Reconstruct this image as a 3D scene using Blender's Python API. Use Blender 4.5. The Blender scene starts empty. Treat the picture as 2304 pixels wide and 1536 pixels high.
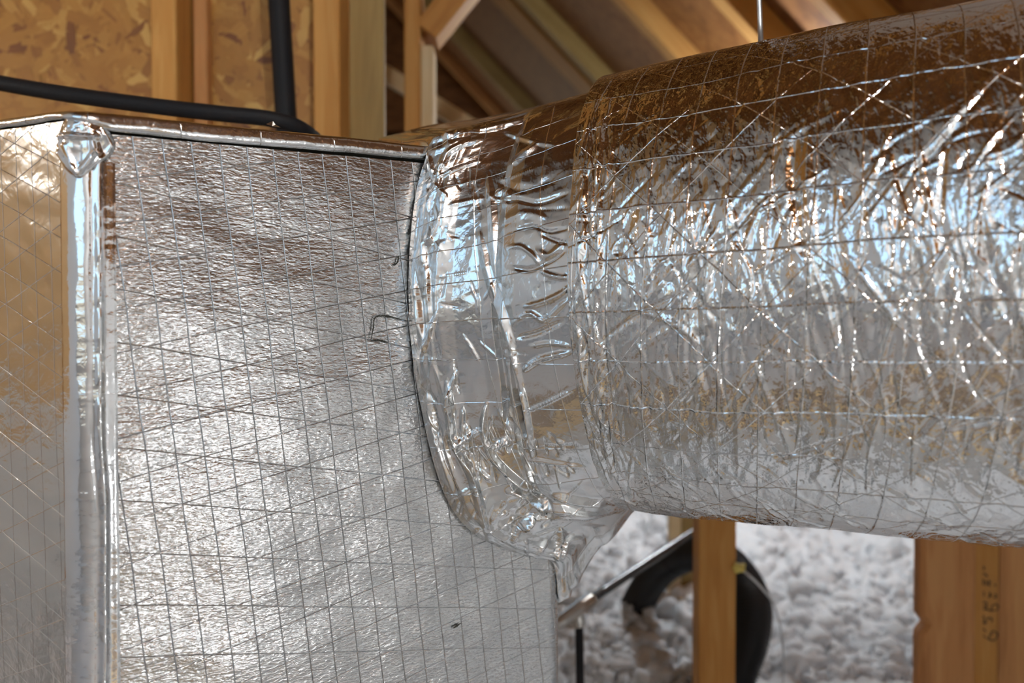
import bpy, bmesh, math, random
import numpy as np
from mathutils import Vector, Matrix
random.seed(7); RNG = np.random.default_rng(11)
sc = bpy.context.scene
COL = sc.collection

# ------------------------------------------------------------------ camera
E = 1.30                       # eye height above the attic floor
F = 2000.0                     # focal length in pixels of the 2304 px frame
PITCH = math.atan(48 / F)
cam_d = bpy.data.cameras.new('camera'); cam = bpy.data.objects.new('camera', cam_d)
COL.objects.link(cam); sc.camera = cam
cam.location = (0, 0, E); cam.rotation_euler = (math.pi / 2 - PITCH, 0, 0)
cam_d.sensor_width = 36; cam_d.lens = F / 2304 * 36; cam_d.clip_start = .02; cam_d.clip_end = 100
cam_d.dof.use_dof = True; cam_d.dof.focus_distance = .74; cam_d.dof.aperture_fstop = 4.5

# ------------------------------------------------------------------ world (daylight outside the openings)
w = bpy.data.worlds.new('sky'); sc.world = w; w.use_nodes = True
nt = w.node_tree; nt.nodes.clear()
wo = nt.nodes.new('ShaderNodeOutputWorld'); bg = nt.nodes.new('ShaderNodeBackground')
tc = nt.nodes.new('ShaderNodeTexCoord'); sp = nt.nodes.new('ShaderNodeSeparateXYZ')
cr = nt.nodes.new('ShaderNodeValToRGB')
nt.links.new(tc.outputs['Generated'], sp.inputs[0]); nt.links.new(sp.outputs[2], cr.inputs[0])
cr.color_ramp.elements[0].position = 0.0; cr.color_ramp.elements[0].color = (.45, .40, .30, 1)
cr.color_ramp.elements[1].position = .06; cr.color_ramp.elements[1].color = (.52, .76, .98, 1)
e = cr.color_ramp.elements.new(.9); e.color = (.34, .58, .95, 1)
nt.links.new(cr.outputs[0], bg.inputs[0]); nt.links.new(bg.outputs[0], wo.inputs[0])
bg.inputs[1].default_value = .60

# ------------------------------------------------------------------ exposure
vs = sc.view_settings
vs.view_transform = 'Standard'; vs.look = 'None'; vs.gamma = 1; vs.use_curve_mapping = False
vs.exposure = 1.6
sc.cycles.max_bounces = 5; sc.cycles.diffuse_bounces = 3; sc.cycles.glossy_bounces = 3
sc.cycles.use_adaptive_sampling = True; sc.cycles.adaptive_threshold = .06; sc.cycles.use_light_tree = False
sc.cycles.sample_clamp_indirect = 6.0; sc.cycles.caustics_reflective = True

# ------------------------------------------------------------------ helpers
cp, sp_ = math.cos(PITCH), math.sin(PITCH)
def ray(px, py):
    u = (px - 1152) / F; v = (768 - py) / F
    return np.array([u, cp + v * sp_, -sp_ + v * cp])      # world direction
def P(px, py, Y):
    d = ray(px, py); d = d * (Y / d[1]); return np.array([d[0], d[1], d[2] + E])
def proj(pts):
    q = np.asarray(pts, float) - np.array([0, 0, E])
    fwd = q[..., 1] * cp - q[..., 2] * sp_; up = q[..., 1] * sp_ + q[..., 2] * cp
    fwd = np.maximum(fwd, 1e-4)
    return 1152 + F * q[..., 0] / fwd, 768 - F * up / fwd

def tag(o, label, cat, group=None, kind=None):
    o['label'] = label; o['category'] = cat
    if group: o['group'] = group
    if kind: o['kind'] = kind
    return o
def struct(o): o['kind'] = 'structure'; return o
def empty(name, loc=(0, 0, 0)):
    o = bpy.data.objects.new(name, None); COL.objects.link(o); o.location = loc; return o
def link(name, me, mat, parent=None):
    o = bpy.data.objects.new(name, me); COL.objects.link(o)
    if mat: me.materials.append(mat)
    if parent:
        o.parent = parent
        o.matrix_parent_inverse = Matrix.Translation(-Vector(parent.location)) if parent.type == 'EMPTY' else Matrix.Identity(4)
    return o
def smooth(me): me.polygons.foreach_set('use_smooth', [True] * len(me.polygons))
def grid_mesh(name, Pts, UV=None, closed_u=False, closed_v=False):
    nu, nv = Pts.shape[:2]
    idx = np.arange(nu * nv).reshape(nu, nv)
    iu = np.arange(nu if closed_u else nu - 1); iv = np.arange(nv if closed_v else nv - 1)
    A = idx[np.ix_(iu, iv)]; B = idx[np.ix_((iu + 1) % nu, iv)]
    C = idx[np.ix_((iu + 1) % nu, (iv + 1) % nv)]; D = idx[np.ix_(iu, (iv + 1) % nv)]
    faces = np.stack([A, B, C, D], -1).reshape(-1, 4)
    me = bpy.data.meshes.new(name)
    me.vertices.add(nu * nv); me.vertices.foreach_set('co', Pts.reshape(-1).astype(np.float32))
    me.loops.add(faces.size); me.loops.foreach_set('vertex_index', faces.reshape(-1).astype(np.int32))
    me.polygons.add(len(faces)); me.polygons.foreach_set('loop_start', np.arange(0, faces.size, 4, dtype=np.int32))
    me.update(calc_edges=True); smooth(me)
    if UV is not None:
        ul = me.uv_layers.new(name='UVMap'); uv = UV.reshape(-1, 2)[faces.reshape(-1)]
        ul.data.foreach_set('uv', uv.reshape(-1).astype(np.float32))
    return me
def grid_normals(Pts, closed_u=False, closed_v=False):
    def diff(A, ax, closed):
        if closed: return np.roll(A, -1, ax) - np.roll(A, 1, ax)
        return np.gradient(A, axis=ax)
    n = np.cross(diff(Pts, 0, closed_u), diff(Pts, 1, closed_v))
    return n / (np.linalg.norm(n, axis=-1, keepdims=True) + 1e-12)
def vnoise(x, y, seed=0):
    xi = np.floor(x).astype(np.int64); yi = np.floor(y).astype(np.int64); fx = x - xi; fy = y - yi
    fx = fx * fx * fx * (fx * (fx * 6 - 15) + 10); fy = fy * fy * fy * (fy * (fy * 6 - 15) + 10)
    def h(a, b):
        n = (a * 374761393 + b * 668265263 + seed * 974711) & 0xffffffff
        n = ((n ^ (n >> 13)) * 1274126177) & 0xffffffff
        return ((n ^ (n >> 16)) & 0xffff) / 65535.0 * 2 - 1
    return (h(xi, yi) * (1 - fx) + h(xi + 1, yi) * fx) * (1 - fy) + (h(xi, yi + 1) * (1 - fx) + h(xi + 1, yi + 1) * fx) * fy
def fbm(x, y, seed=0, octv=4, gain=.5):
    s = 0; a = 1
    for i in range(octv): s = s + a * vnoise(x * 2 ** i, y * 2 ** i, seed + i * 17); a *= gain
    return s
def worley(x, y, seed=0):
    xi = np.floor(x).astype(np.int64); yi = np.floor(y).astype(np.int64); best = np.full(x.shape, 9.0)
    for dx in (-1, 0, 1):
        for dy in (-1, 0, 1):
            a = xi + dx; b = yi + dy
            n = (a * 374761393 + b * 668265263 + seed * 974711) & 0xffffffff
            n = ((n ^ (n >> 13)) * 1274126177) & 0xffffffff; n = n ^ (n >> 16)
            jx = (n & 0xff) / 255.; jy = ((n >> 8) & 0xff) / 255.
            best = np.minimum(best, np.hypot(a + jx - x, b + jy - y))
    return best
def catmull(pts, n, closed=False):
    pts = np.asarray(pts, float); m = len(pts)
    t = np.linspace(0, m if closed else m - 1, n, endpoint=not closed)
    i = np.floor(t).astype(int)
    if not closed: i = np.minimum(i, m - 2)
    f = (t - i)[:, None]
    g = (lambda k: pts[k % m]) if closed else (lambda k: pts[np.clip(k, 0, m - 1)])
    p0, p1, p2, p3 = g(i - 1), g(i), g(i + 1), g(i + 2)
    return .5 * (2 * p1 + (p2 - p0) * f + (2 * p0 - 5 * p1 + 4 * p2 - p3) * f ** 2 + (3 * p1 - p0 - 3 * p2 + p3) * f ** 3)
def tube_mesh(name, path, r, seg=14, caps=True):
    path = np.asarray(path, float); n = len(path); r = np.broadcast_to(np.asarray(r, float), (n,))
    T = np.gradient(path, axis=0); T /= np.linalg.norm(T, axis=1, keepdims=True)
    ref = np.array([0, 0, 1.]) if abs(T[0][2]) < .9 else np.array([1., 0, 0])
    N = np.zeros_like(path); v = ref - T[0] * ref.dot(T[0]); N[0] = v / np.linalg.norm(v)
    for i in range(1, n):
        v = N[i - 1] - T[i] * N[i - 1].dot(T[i]); N[i] = v / np.linalg.norm(v)
    B = np.cross(T, N); a = np.linspace(0, 2 * math.pi, seg, endpoint=False)
    Pt = path[:, None] + r[:, None, None] * (np.cos(a)[None, :, None] * N[:, None] + np.sin(a)[None, :, None] * B[:, None])
    L = np.concatenate([[0], np.cumsum(np.linalg.norm(np.diff(path, axis=0), axis=1))])
    UV = np.stack(np.broadcast_arrays(L[:, None], a[None] / 6.2832), -1)
    me = grid_mesh(name, Pt, UV, closed_v=True)
    if caps:
        bm = bmesh.new(); bm.from_mesh(me); bm.verts.ensure_lookup_table()
        bm.faces.new([bm.verts[k] for k in range(seg)][::-1]); k0 = (n - 1) * seg
        bm.faces.new([bm.verts[k0 + k] for k in range(seg)]); bm.to_mesh(me); bm.free()
    return me
def box_mesh(name, sx, sy, sz, bev=.0015):
    bm = bmesh.new(); bmesh.ops.create_cube(bm, size=1.0)
    bmesh.ops.scale(bm, vec=(sx, sy, sz), verts=bm.verts)
    if bev: bmesh.ops.bevel(bm, geom=bm.edges[:], offset=bev, segments=1, affect='EDGES', profile=.5)
    me = bpy.data.meshes.new(name); bm.to_mesh(me); bm.free(); return me
def board(name, p0, p1, wide, thick, mat, parent=None, side=(0, 1, 0), bev=.002):
    """lumber from p0 to p1; 'side' is the direction its width runs along"""
    p0 = Vector(p0); p1 = Vector(p1); X = (p1 - p0); L = X.length; X.normalize()
    Y = Vector(side); Y = (Y - X * Y.dot(X)).normalized(); Z = X.cross(Y)
    me = box_mesh(name, L, wide, thick, bev)
    o = link(name, me, mat, parent)
    M = Matrix((X, Y, Z)).transposed().to_4x4(); M.translation = (p0 + p1) / 2
    if parent:
        o.matrix_parent_inverse = Matrix.Identity(4)
        o.matrix_basis = Matrix.Translation(-Vector(parent.location)) @ M
    else: o.matrix_basis = M
    return o
def vstud(name, x0, x1, y0, y1, z0, z1, mat, parent=None, bev=.002):
    xc, yc = (x0 + x1) / 2, (y0 + y1) / 2
    return board(name, (xc, yc, z0), (xc, yc, z1), abs(y1 - y0), abs(x1 - x0), mat, parent, (0, 1, 0), bev)
def slab(name, x0, x1, y0, y1, z0, z1, mat, parent=None):
    me = box_mesh(name, x1 - x0, y1 - y0, z1 - z0, 0)
    o = link(name, me, mat, parent); o.location = ((x0 + x1) / 2, (y0 + y1) / 2, (z0 + z1) / 2)
    return o

# ------------------------------------------------------------------ materials
class NT:
    def __init__(s, name):
        s.m = bpy.data.materials.new(name); s.m.use_nodes = True; s.t = s.m.node_tree
        s.b = s.t.nodes['Principled BSDF']
    def n(s, typ, **kw):
        x = s.t.nodes.new(typ)
        for k, v in kw.items(): setattr(x, k, v)
        return x
    def set(s, sock, v):
        if isinstance(v, bpy.types.NodeSocket): s.t.links.new(v, sock)
        else: sock.default_value = v
    def math(s, op, a, b=0.0, c=0.0, clamp=False):
        x = s.n('ShaderNodeMath', operation=op); x.use_clamp = clamp
        for i, v in enumerate((a, b, c)): s.set(x.inputs[i], v)
        return x.outputs[0]
    def noise(s, vec, scale, detail=3, rough=.5, dist=0, color=False):
        x = s.n('ShaderNodeTexNoise'); s.set(x.inputs['Vector'], vec); s.set(x.inputs['Scale'], scale)
        s.set(x.inputs['Detail'], detail); s.set(x.inputs['Roughness'], rough); s.set(x.inputs['Distortion'], dist)
        return x.outputs['Color' if color else 'Fac']
    def map(s, vec, scale=(1, 1, 1), rot=(0, 0, 0), loc=(0, 0, 0)):
        x = s.n('ShaderNodeMapping'); s.set(x.inputs['Vector'], vec)
        x.inputs['Scale'].default_value = scale; x.inputs['Rotation'].default_value = rot; x.inputs['Location'].default_value = loc
        return x.outputs[0]
    def ramp(s, fac, stops):
        x = s.n('ShaderNodeValToRGB'); s.set(x.inputs[0], fac); r = x.color_ramp
        while len(r.elements) < len(stops): r.elements.new(.5)
        for el, (p, c) in zip(r.elements, stops):
            el.position = p; el.color = (*c, 1) if len(c) == 3 else c
        return x.outputs[0]
    def mixc(s, fac, a, b, mode='MIX'):
        x = s.n('ShaderNodeMix', data_type='RGBA', blend_type=mode)
        s.set(x.inputs[0], fac); s.set(x.inputs[6], a); s.set(x.inputs[7], b); return x.outputs[2]
    def bump(s, h, dist, strength=1.0, normal=None):
        x = s.n('ShaderNodeBump'); s.set(x.inputs['Height'], h); x.inputs['Distance'].default_value = dist
        x.inputs['Strength'].default_value = strength
        if normal is not None: s.t.links.new(normal, x.inputs['Normal'])
        return x.outputs[0]
    def P(s, **kw):
        for k, v in kw.items(): s.set(s.b.inputs[k], v)
        return s.m

def wood(name, dark, mid, light, seed=0, rough=.62):
    N = NT(name); oc = N.n('ShaderNodeTexCoord').outputs['Object']
    oi = N.n('ShaderNodeObjectInfo').outputs['Random']
    cx = N.n('ShaderNodeCombineXYZ'); N.set(cx.inputs[0], N.math('MULTIPLY', oi, 37.0)); N.set(cx.inputs[1], N.math('MULTIPLY', oi, 11.0)); cx.inputs[2].default_value = seed
    va = N.n('ShaderNodeVectorMath', operation='ADD'); N.set(va.inputs[0], oc); N.set(va.inputs[1], cx.outputs[0])
    v = va.outputs[0]
    g1 = N.noise(N.map(v, (1.2, 14, 14)), 2.0, 4, .55, .6)
    g2 = N.noise(N.map(v, (3, 120, 120)), 2.0, 3, .6)
    g3 = N.noise(v, 5.0, 2)
    f = N.math('ADD', N.math('MULTIPLY', g1, .65), N.math('ADD', N.math('MULTIPLY', g2, .2), N.math('MULTIPLY', g3, .18)))
    wv = N.math('MULTIPLY', N.math('ABSOLUTE', N.math('SUBTRACT', N.math('FRACT', N.math('MULTIPLY', g1, 7.0)), .5)), .12)
    f = N.math('ADD', f, wv)
    c = N.ramp(f, [(.34, dark), (.52, mid), (.70, light)])
    c = N.mixc(.25, c, N.mixc(oi, (*dark, 1), (*light, 1)), 'MIX')
    return N.P(**{'Base Color': c, 'Roughness': rough, 'Normal': N.bump(g2, .0006, .6), 'Specular IOR Level': .3})
M_WOOD = wood('fir_lumber', (.34, .125, .022), (.53, .235, .050), (.66, .35, .10))
M_WOODR = wood('red_fir_lumber', (.30, .10, .028), (.56, .24, .078), (.68, .35, .13), 3)
M_WOODP = wood('pale_lumber', (.50, .33, .15), (.64, .46, .25), (.76, .60, .38), 5)
M_WOODG = wood('weathered_lumber', (.20, .115, .035), (.33, .205, .065), (.43, .285, .10), 9)

def osb(name, cols, k=1.0):
    N = NT(name); oc = N.n('ShaderNodeTexCoord').outputs['Object']
    col = None
    for i, ang in enumerate((.35, 1.5, 2.5, -.5)):
        mp = N.map(oc, (8 * k, 30 * k, 30 * k) if i % 2 == 0 else (10 * k, 38 * k, 38 * k), (ang * .7, ang, ang * 1.3), (i * 3.1, i * 1.7, 0))
        vx = N.n('ShaderNodeTexVoronoi'); vx.feature = 'F1'; N.set(vx.inputs['Vector'], mp); vx.inputs['Scale'].default_value = 1.0
        sep = N.n('ShaderNodeSeparateColor'); N.set(sep.inputs[0], vx.outputs['Color'])
        c = N.ramp(sep.outputs[0], [(0, cols[0]), (.5, cols[1]), (1, cols[2])])
        if col is None: col = c; h = sep.outputs[1]
        else:
            fac = N.math('GREATER_THAN', sep.outputs[2], .55)
            col = N.mixc(fac, col, c); h = N.math('ADD', h, N.math('MULTIPLY', fac, sep.outputs[1]))
    fine = N.noise(oc, 140 * k, 3)
    col = N.mixc(N.math('MULTIPLY', fine, .30), col, (*[x * .55 for x in cols[0]], 1))
    return N.P(**{'Base Color': col, 'Roughness': .6, 'Normal': N.bump(h, .0015, .8), 'Specular IOR Level': .35})
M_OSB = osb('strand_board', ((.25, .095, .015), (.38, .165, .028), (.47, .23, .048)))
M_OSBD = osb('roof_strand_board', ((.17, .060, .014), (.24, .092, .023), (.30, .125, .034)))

def strands_mat():
    N = NT('wood_strand'); at = N.n('ShaderNodeAttribute', attribute_name='tone').outputs['Fac']
    uv = N.n('ShaderNodeTexCoord').outputs['UV']
    g = N.noise(N.map(uv, (30, 500, 1)), 1.0, 3)
    f = N.math('ADD', at, N.math('MULTIPLY', N.math('SUBTRACT', g, .5), .45))
    c = N.ramp(f, [(0, (.19, .062, .008)), (.35, (.36, .150, .020)), (.7, (.43, .200, .032)), (1, (.58, .33, .08))])
    return N.P(**{'Base Color': c, 'Roughness': .5, 'Normal': N.bump(g, .0006, .5)})
M_STRAND = strands_mat()

def foil(name, base, rough, families, scr_dist, crinkles, warp=.004, dirt=0.0):
    """families: (angle, period, half width, weight) of scrim yarns on a UV in metres; crinkles: (sx, sy, distance, detail)"""
    N = NT(name); uv = N.n('ShaderNodeTexCoord').outputs['UV']
    wn = N.noise(uv, 9.0, 2, .5, 0, True)
    va = N.n('ShaderNodeVectorMath', operation='MULTIPLY_ADD'); N.set(va.inputs[0], wn); va.inputs[1].default_value = (warp, warp, 0); N.set(va.inputs[2], uv)
    sx = N.n('ShaderNodeSeparateXYZ'); N.set(sx.inputs[0], va.outputs[0]); U, V = sx.outputs[0], sx.outputs[1]
    bead = N.noise(uv, 420.0, 1)
    h = None
    for i, (ang, per, hw, wt) in enumerate(families):
        d = N.math('ADD', N.math('MULTIPLY', U, math.cos(ang)), N.math('MULTIPLY', V, math.sin(ang)))
        q = N.math('MULTIPLY', N.math('ABSOLUTE', N.math('SUBTRACT', N.math('FRACT', N.math('ADD', N.math('DIVIDE', d, per), .37 * i)), .5)), per)
        r = N.math('MULTIPLY', N.math('SUBTRACT', 1.0, N.math('DIVIDE', q, hw), 0, True), wt)
        h = r if h is None else N.math('MAXIMUM', h, r)
    yarn = h
    h = N.math('MULTIPLY', h, N.math('ADD', .55, N.math('MULTIPLY', bead, .9)))
    nrm = None
    for (cx, cy, dist, det) in crinkles:
        nn = N.noise(N.map(uv, (cx, cy, 1)), 1.0, det, .55, .4)
        nrm = N.bump(nn, dist, 1.0, nrm)
    nrm = N.bump(h, scr_dist, 1.0, nrm)
    rg = N.math('ADD', rough, N.math('MULTIPLY', N.math('SUBTRACT', N.noise(uv, 30.0, 3), .5), rough * .5))
    rg = N.math('ADD', rg, N.math('MULTIPLY', yarn, .10))
    return N.P(**{'Base Color': (*base, 1), 'Metallic': 1.0, 'Roughness': rg, 'Normal': nrm})
R = math.radians
M_FOILBOX = foil('box_foil', (.66, .66, .655), .22,
                 [(R(7), .0205, .00055, .9), (R(102), .030, .0005, 1.0), (R(79), .037, .0005, .9)], .00042,
                 [(75, 260, .0006, 3), (190, 520, .0006, 2), (7, 11, .008, 2)])
M_FOILSIDE = foil('side_foil', (.74, .73, .70), .20,
                  [(R(2), .019, .00045, .6), (R(68), .023, .0004, .9), (R(112), .026, .0004, .7)], .00025,
                  [(60, 60, .0010, 3), (7, 11, .006, 2)])
M_FOILDUCT = foil('duct_foil', (.80, .80, .79), .06,
                  [(R(90), .0385, .0008, 1.0), (R(4), .030, .0007, .9), (R(46), .052, .0005, .7), (R(-46), .052, .0005, .7)], .0005,
                  [(55, 28, .0018, 3), (190, 120, .0010, 2)], .006)
M_FOILBOOT = foil('boot_foil', (.78, .78, .77), .17,
                  [(R(90), .040, .0006, .6), (R(4), .060, .0006, .5)], .0005,
                  [(45, 40, .0007, 3), (160, 130, .0004, 2)], .008)
M_FOILTAPE = foil('foil_tape', (.86, .86, .86), .12, [(R(90), .5, .0002, .1)], .0002,
                  [(30, 60, .0008, 2), (200, 200, .0002, 2)])
def plain(name, c, rough=.6, metal=0.0, bump=None, spec=.5):
    N = NT(name); oc = N.n('ShaderNodeTexCoord').outputs['Object']
    nn = N.noise(oc, 60.0, 3)
    col = N.mixc(N.math('MULTIPLY', nn, .35), (*c, 1), (*[x * .7 for x in c], 1))
    kw = {'Base Color': col, 'Roughness': rough, 'Metallic': metal, 'Specular IOR Level': spec}
    if bump: kw['Normal'] = N.bump(N.noise(oc, bump[0], 3), bump[1])
    return N.P(**kw)
M_CORE = plain('dark_core', (.05, .045, .03), .9)
M_TEAR = plain('torn_edge', (.03, .028, .02), .9)
M_BLACK = plain('black_foam', (.012, .011, .012), .6, 0, (300, .0005), .2)
M_HOSE = plain('black_hose', (.012, .012, .013), .42)
M_PIPE = plain('grey_pipe', (.06, .065, .07), .25)
M_FIT = plain('silver_fitting', (.62, .60, .56), .28, .8)
M_WIRE = plain('galvanised_wire', (.62, .63, .64), .35, .9)
M_FIBRE = plain('yellow_glue', (.72, .55, .13), .6)
M_DRY = plain('plaster_board', (.70, .69, .67), .9)
M_DRYW = plain('white_plaster_board', (.66, .655, .645), .9)
M_INS = plain('white_insulation', (.93, .94, .96), .95, 0, (260, .004), .1)
M_INK = plain('black_ink', (.03, .018, .012), .7)
M_PLY = wood('plywood', (.42, .24, .10), (.58, .37, .17), (.68, .47, .24), 13)
M_PLANK = wood('dusty_plank', (.20, .145, .10), (.29, .215, .155), (.36, .28, .21), 17)
M_WOODF = wood('dimmed_fir', (.25, .092, .020), (.39, .175, .042), (.49, .265, .08), 21)  # fir lumber darkened in colour so the lamp-lit rafters look dim
M_BATT = plain('reflect_facing', (.56, .45, .38), .8)  # pale tone of the added batts that the duct reflects
M_DECK = plain('shade_decking', (.46, .445, .43), .8)  # grey tone stands in for shaded insulation near the viewer

# ------------------------------------------------------------------ the attic shell (roof falls to the right)
RC = E + 1.87; SL = 1.05                       # roof underside: z = RC - SL * x
XL, XR, YR, YF = -2.3, 2.75, -1.9, 9.0
def zroof(x): return RC - SL * x
fl = struct(slab('floor', XL, XR, YR, YF, -.05, 0, M_DRY))
struct(slab('wall_left', XL - .03, XL, .12, YF, E - .22, zroof(XL), M_PLY))
struct(slab('wall_left_base', XL - .03, XL + .002, .12, YF, 0, E - .22, M_DRYW))  # white lower band added out of view to grey the side panel's reflection
struct(slab('wall_left_rear', XL - .03, XL, YR, .12, 0, zroof(XL), M_DRYW))
def wall_y(name, y0, y1, hole, mat):
    """a gable wall across x with one rectangular opening, following the roof line"""
    bm = bmesh.new(); (hx0, hx1, hz0, hz1) = hole
    polys = [[(XL, 0), (hx0, 0), (hx0, zroof(hx0)), (XL, zroof(XL))],
             [(hx0, 0), (hx1, 0), (hx1, hz0), (hx0, hz0)],
             [(hx0, hz1), (hx1, hz1), (hx1, zroof(hx1)), (hx0, zroof(hx0))],
             [(hx1, 0), (XR, 0), (XR, max(zroof(XR), .02)), (hx1, zroof(hx1))]]
    for q in polys:
        a = [bm.verts.new((x, y0, z)) for x, z in q]; b = [bm.verts.new((x, y1, z)) for x, z in q]
        bm.faces.new(a); bm.faces.new(b[::-1])
        for k in range(4): bm.faces.new((a[k], b[k], b[(k + 1) % 4], a[(k + 1) % 4]))
    bmesh.ops.recalc_face_normals(bm, faces=bm.faces)
    me = bpy.data.meshes.new(name); bm.to_mesh(me); bm.free()
    return struct(link(name, me, mat))
H1 = (-2.15, -.80, E - .15, E + 1.75)
wall_y('wall_rear', YR - .04, YR, H1, M_DRYW)
bm = bmesh.new()
for q in ((1.55, YR), (1.59, YR), (1.59, 1.74), (1.55, 1.74)): bm.verts.new((*q, 0)); bm.verts.new((*q, zroof(q[0]) + .002))
bm.verts.ensure_lookup_table()
for k in range(4): bm.faces.new([bm.verts[i] for i in (2 * k, (2 * k + 2) % 8, (2 * k + 3) % 8, 2 * k + 1)])
bmesh.ops.recalc_face_normals(bm, faces=bm.faces)
me = bpy.data.meshes.new('wall_right'); bm.to_mesh(me); bm.free(); struct(link('wall_right', me, M_DRYW))  # knee wall added out of view as a pale surface for the foil to reflect
H2 = (-2.2, .7, .5, E + 1.9)  # far opening, added and sized to light the insulation from out of view
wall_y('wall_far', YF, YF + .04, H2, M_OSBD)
for (h, y, s) in ((H1, YR, 1), (H2, YF, -1)):        # daylight enters through the rear gable opening and the added far one
    ld = bpy.data.lights.new('window_portal', 'AREA'); ld.shape = 'RECTANGLE'; ld.size = h[1] - h[0]; ld.size_y = h[3] - h[2]
    ld.cycles.is_portal = True
    lo = bpy.data.objects.new('window_portal', ld); COL.objects.link(lo)
    lo.location = ((h[0] + h[1]) / 2, y, (h[2] + h[3]) / 2); lo.rotation_euler = (math.pi / 2 if s > 0 else -math.pi / 2, 0, 0)
# roof deck: sheets of strand board with rafters under them
bm = bmesh.new(); v = []
for y in (YR - .04, YF + .04):
    for (x, dz) in ((XL - .03, 0), (XR, 0), (XR, .02), (XL - .03, .02)): v.append(bm.verts.new((x, y, zroof(x) + dz)))
for k in range(4): bm.faces.new((v[k], v[(k + 1) % 4], v[4 + (k + 1) % 4], v[4 + k]))
bm.faces.new(v[:4][::-1]); bm.faces.new(v[4:]); bmesh.ops.recalc_face_normals(bm, faces=bm.faces)
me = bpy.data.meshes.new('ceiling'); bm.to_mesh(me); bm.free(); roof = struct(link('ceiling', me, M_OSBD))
ndir = Vector((-SL, 0, -1)).normalized()
def rafter(y0, wy, depth, mat):
    a = Vector((XL + .02, y0 + wy / 2, zroof(XL + .02))) + ndir * (depth / 2 + .001); b = Vector((2.62, y0 + wy / 2, zroof(2.62))) + ndir * (depth / 2 + .001)
    board('rafter', a, b, wy, depth, mat, roof, (0, 1, 0), .002)
KS = 1.8
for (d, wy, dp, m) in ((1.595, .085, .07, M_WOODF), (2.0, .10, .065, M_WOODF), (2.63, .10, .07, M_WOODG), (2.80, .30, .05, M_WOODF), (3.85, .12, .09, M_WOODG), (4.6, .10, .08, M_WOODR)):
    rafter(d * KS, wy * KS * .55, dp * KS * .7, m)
for y in (-1.3, -.7, -.1, .5, 1.1, 1.8, 2.35): rafter(y, .05, .12, M_WOOD)

# partition behind the box: strand board with studs
yB = 1.465
wb_x1 = (787 - 1152) / F * yB
wall_b = struct(slab('wall_back', XL, wb_x1, yB, yB + .012, 0, 3.2, M_OSB))
def px_x(px, Y): return (px - 1152) / F * Y
def cstud(px0, px1, y0, y1, mat, z1=3.2):
    o = vstud('stud', px_x(px0, y0), px_x(px1, y0), y0, y1, 0, z1, mat, None); return o
def child(o, par):
    o.parent = par; o.matrix_parent_inverse = Matrix.Translation(-Vector(par.location)); return o
child(cstud(345, 402, 1.38, yB - .0005, M_WOOD), wall_b)
child(cstud(440, 471, 1.44, yB - .0005, M_WOODR), wall_b)
child(cstud(708, 767, 1.38, yB - .0005, M_WOOD), wall_b)
child(vstud('stud', wb_x1 + .0005, px_x(866, yB), yB - .003, yB + .022, 0, 3.2, M_WOODG), wall_b)
for x in (-1.9, -1.4, -.95): child(vstud('stud', x, x + .038, 1.38, yB - .0005, 0, 3.2, M_WOOD), wall_b)
# loose wood strands pressed into the visible strand board
def strands(x0, x1, z0, z1, y, n, seed):
    r = np.random.default_rng(seed); V = []; Fc = []; tone = []; uv = []
    for i in range(n):
        L = r.uniform(.03, .10); wd = r.uniform(.006, .022); a = r.choice([r.normal(.9, .5), r.normal(2.3, .5), r.uniform(0, 3.14)])
        cx = r.uniform(x0, x1); cz = r.uniform(z0, z1); b = r.normal(0, .25) * wd * 2; off = r.uniform(.0002, .0022)
        t = float(np.clip(r.normal(.5, .22), 0, 1)); k = 6; base = len(V)
        for j in range(k):
            s = j / (k - 1); p = (s - .5) * L; bend = b * (1 - (2 * s - 1) ** 2); ww = wd * (1 - .75 * abs(2 * s - 1) ** 3) * (1 + .2 * r.normal())
            for sg in (-1, 1):
                q = bend + sg * ww / 2
                V.append((cx + p * math.cos(a) - q * math.sin(a), y - off - .0008 * math.sin(3.14 * s), cz + p * math.sin(a) + q * math.cos(a)))
                uv.append((p + i * .37, q + i * .91)); tone.append(t)
        for j in range(k - 1):
            q0 = base + 2 * j; Fc.append((q0, q0 + 2, q0 + 3, q0 + 1))
    V = [(min(max(p[0], x0), x1), p[1], p[2]) for p in V]
    me = bpy.data.meshes.new('wood_strands'); me.from_pydata(V, [], Fc); at = me.attributes.new('tone', 'FLOAT', 'POINT'); at.data.foreach_set('value', tone)
    ul = me.uv_layers.new(name='UVMap')
    for lp in me.loops: ul.data[lp.index].uv = uv[lp.vertex_index]
    o = link('wood_strands', me, M_STRAND); child(o, wall_b); o['kind'] = 'stuff'
strands(-1.02, px_x(345, 1.38), E + .15, E + .75, yB, 2600, 3)
strands(px_x(402, 1.38) + .001, px_x(708, 1.38), E + .15, E + .75, yB, 900, 4)

# ------------------------------------------------------------------ loose white insulation on the attic floor
def ins_patch(x0, x1, y0, y1, step):
    xs = np.arange(x0, x1 + step / 2, step); ys = np.arange(y0, y1 + step / 2, step); X, Y = np.meshgrid(xs, ys, indexing='ij')
    Xw = X + .02 * vnoise(X * 20, Y * 20, 5); Yw = Y + .02 * vnoise(X * 20, Y * 20, 6)
    def puff(c, s): return np.sqrt(np.maximum(0, 1 - (worley(Xw / c, Yw / c, s) / .95) ** 2))
    h = .36 + .055 * fbm(X * 1.7, Y * 1.7, 1, 2) + .075 * puff(.19, 2) + .045 * puff(.075, 3)
    if step < .02: h = h + .024 * puff(.034, 4) + .014 * puff(.018, 8) + .004 * fbm(X * 90, Y * 90, 9, 2)
    return np.stack([X, Y, h], -1)
g1 = ins_patch(-.05, 2.45, 1.75, 5.6, .0085); g2 = ins_patch(XL + .02, 2.45, 5.6, YF - .02, .04); g3 = ins_patch(XL + .02, 1.54, .62, 1.40, .03)
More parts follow.
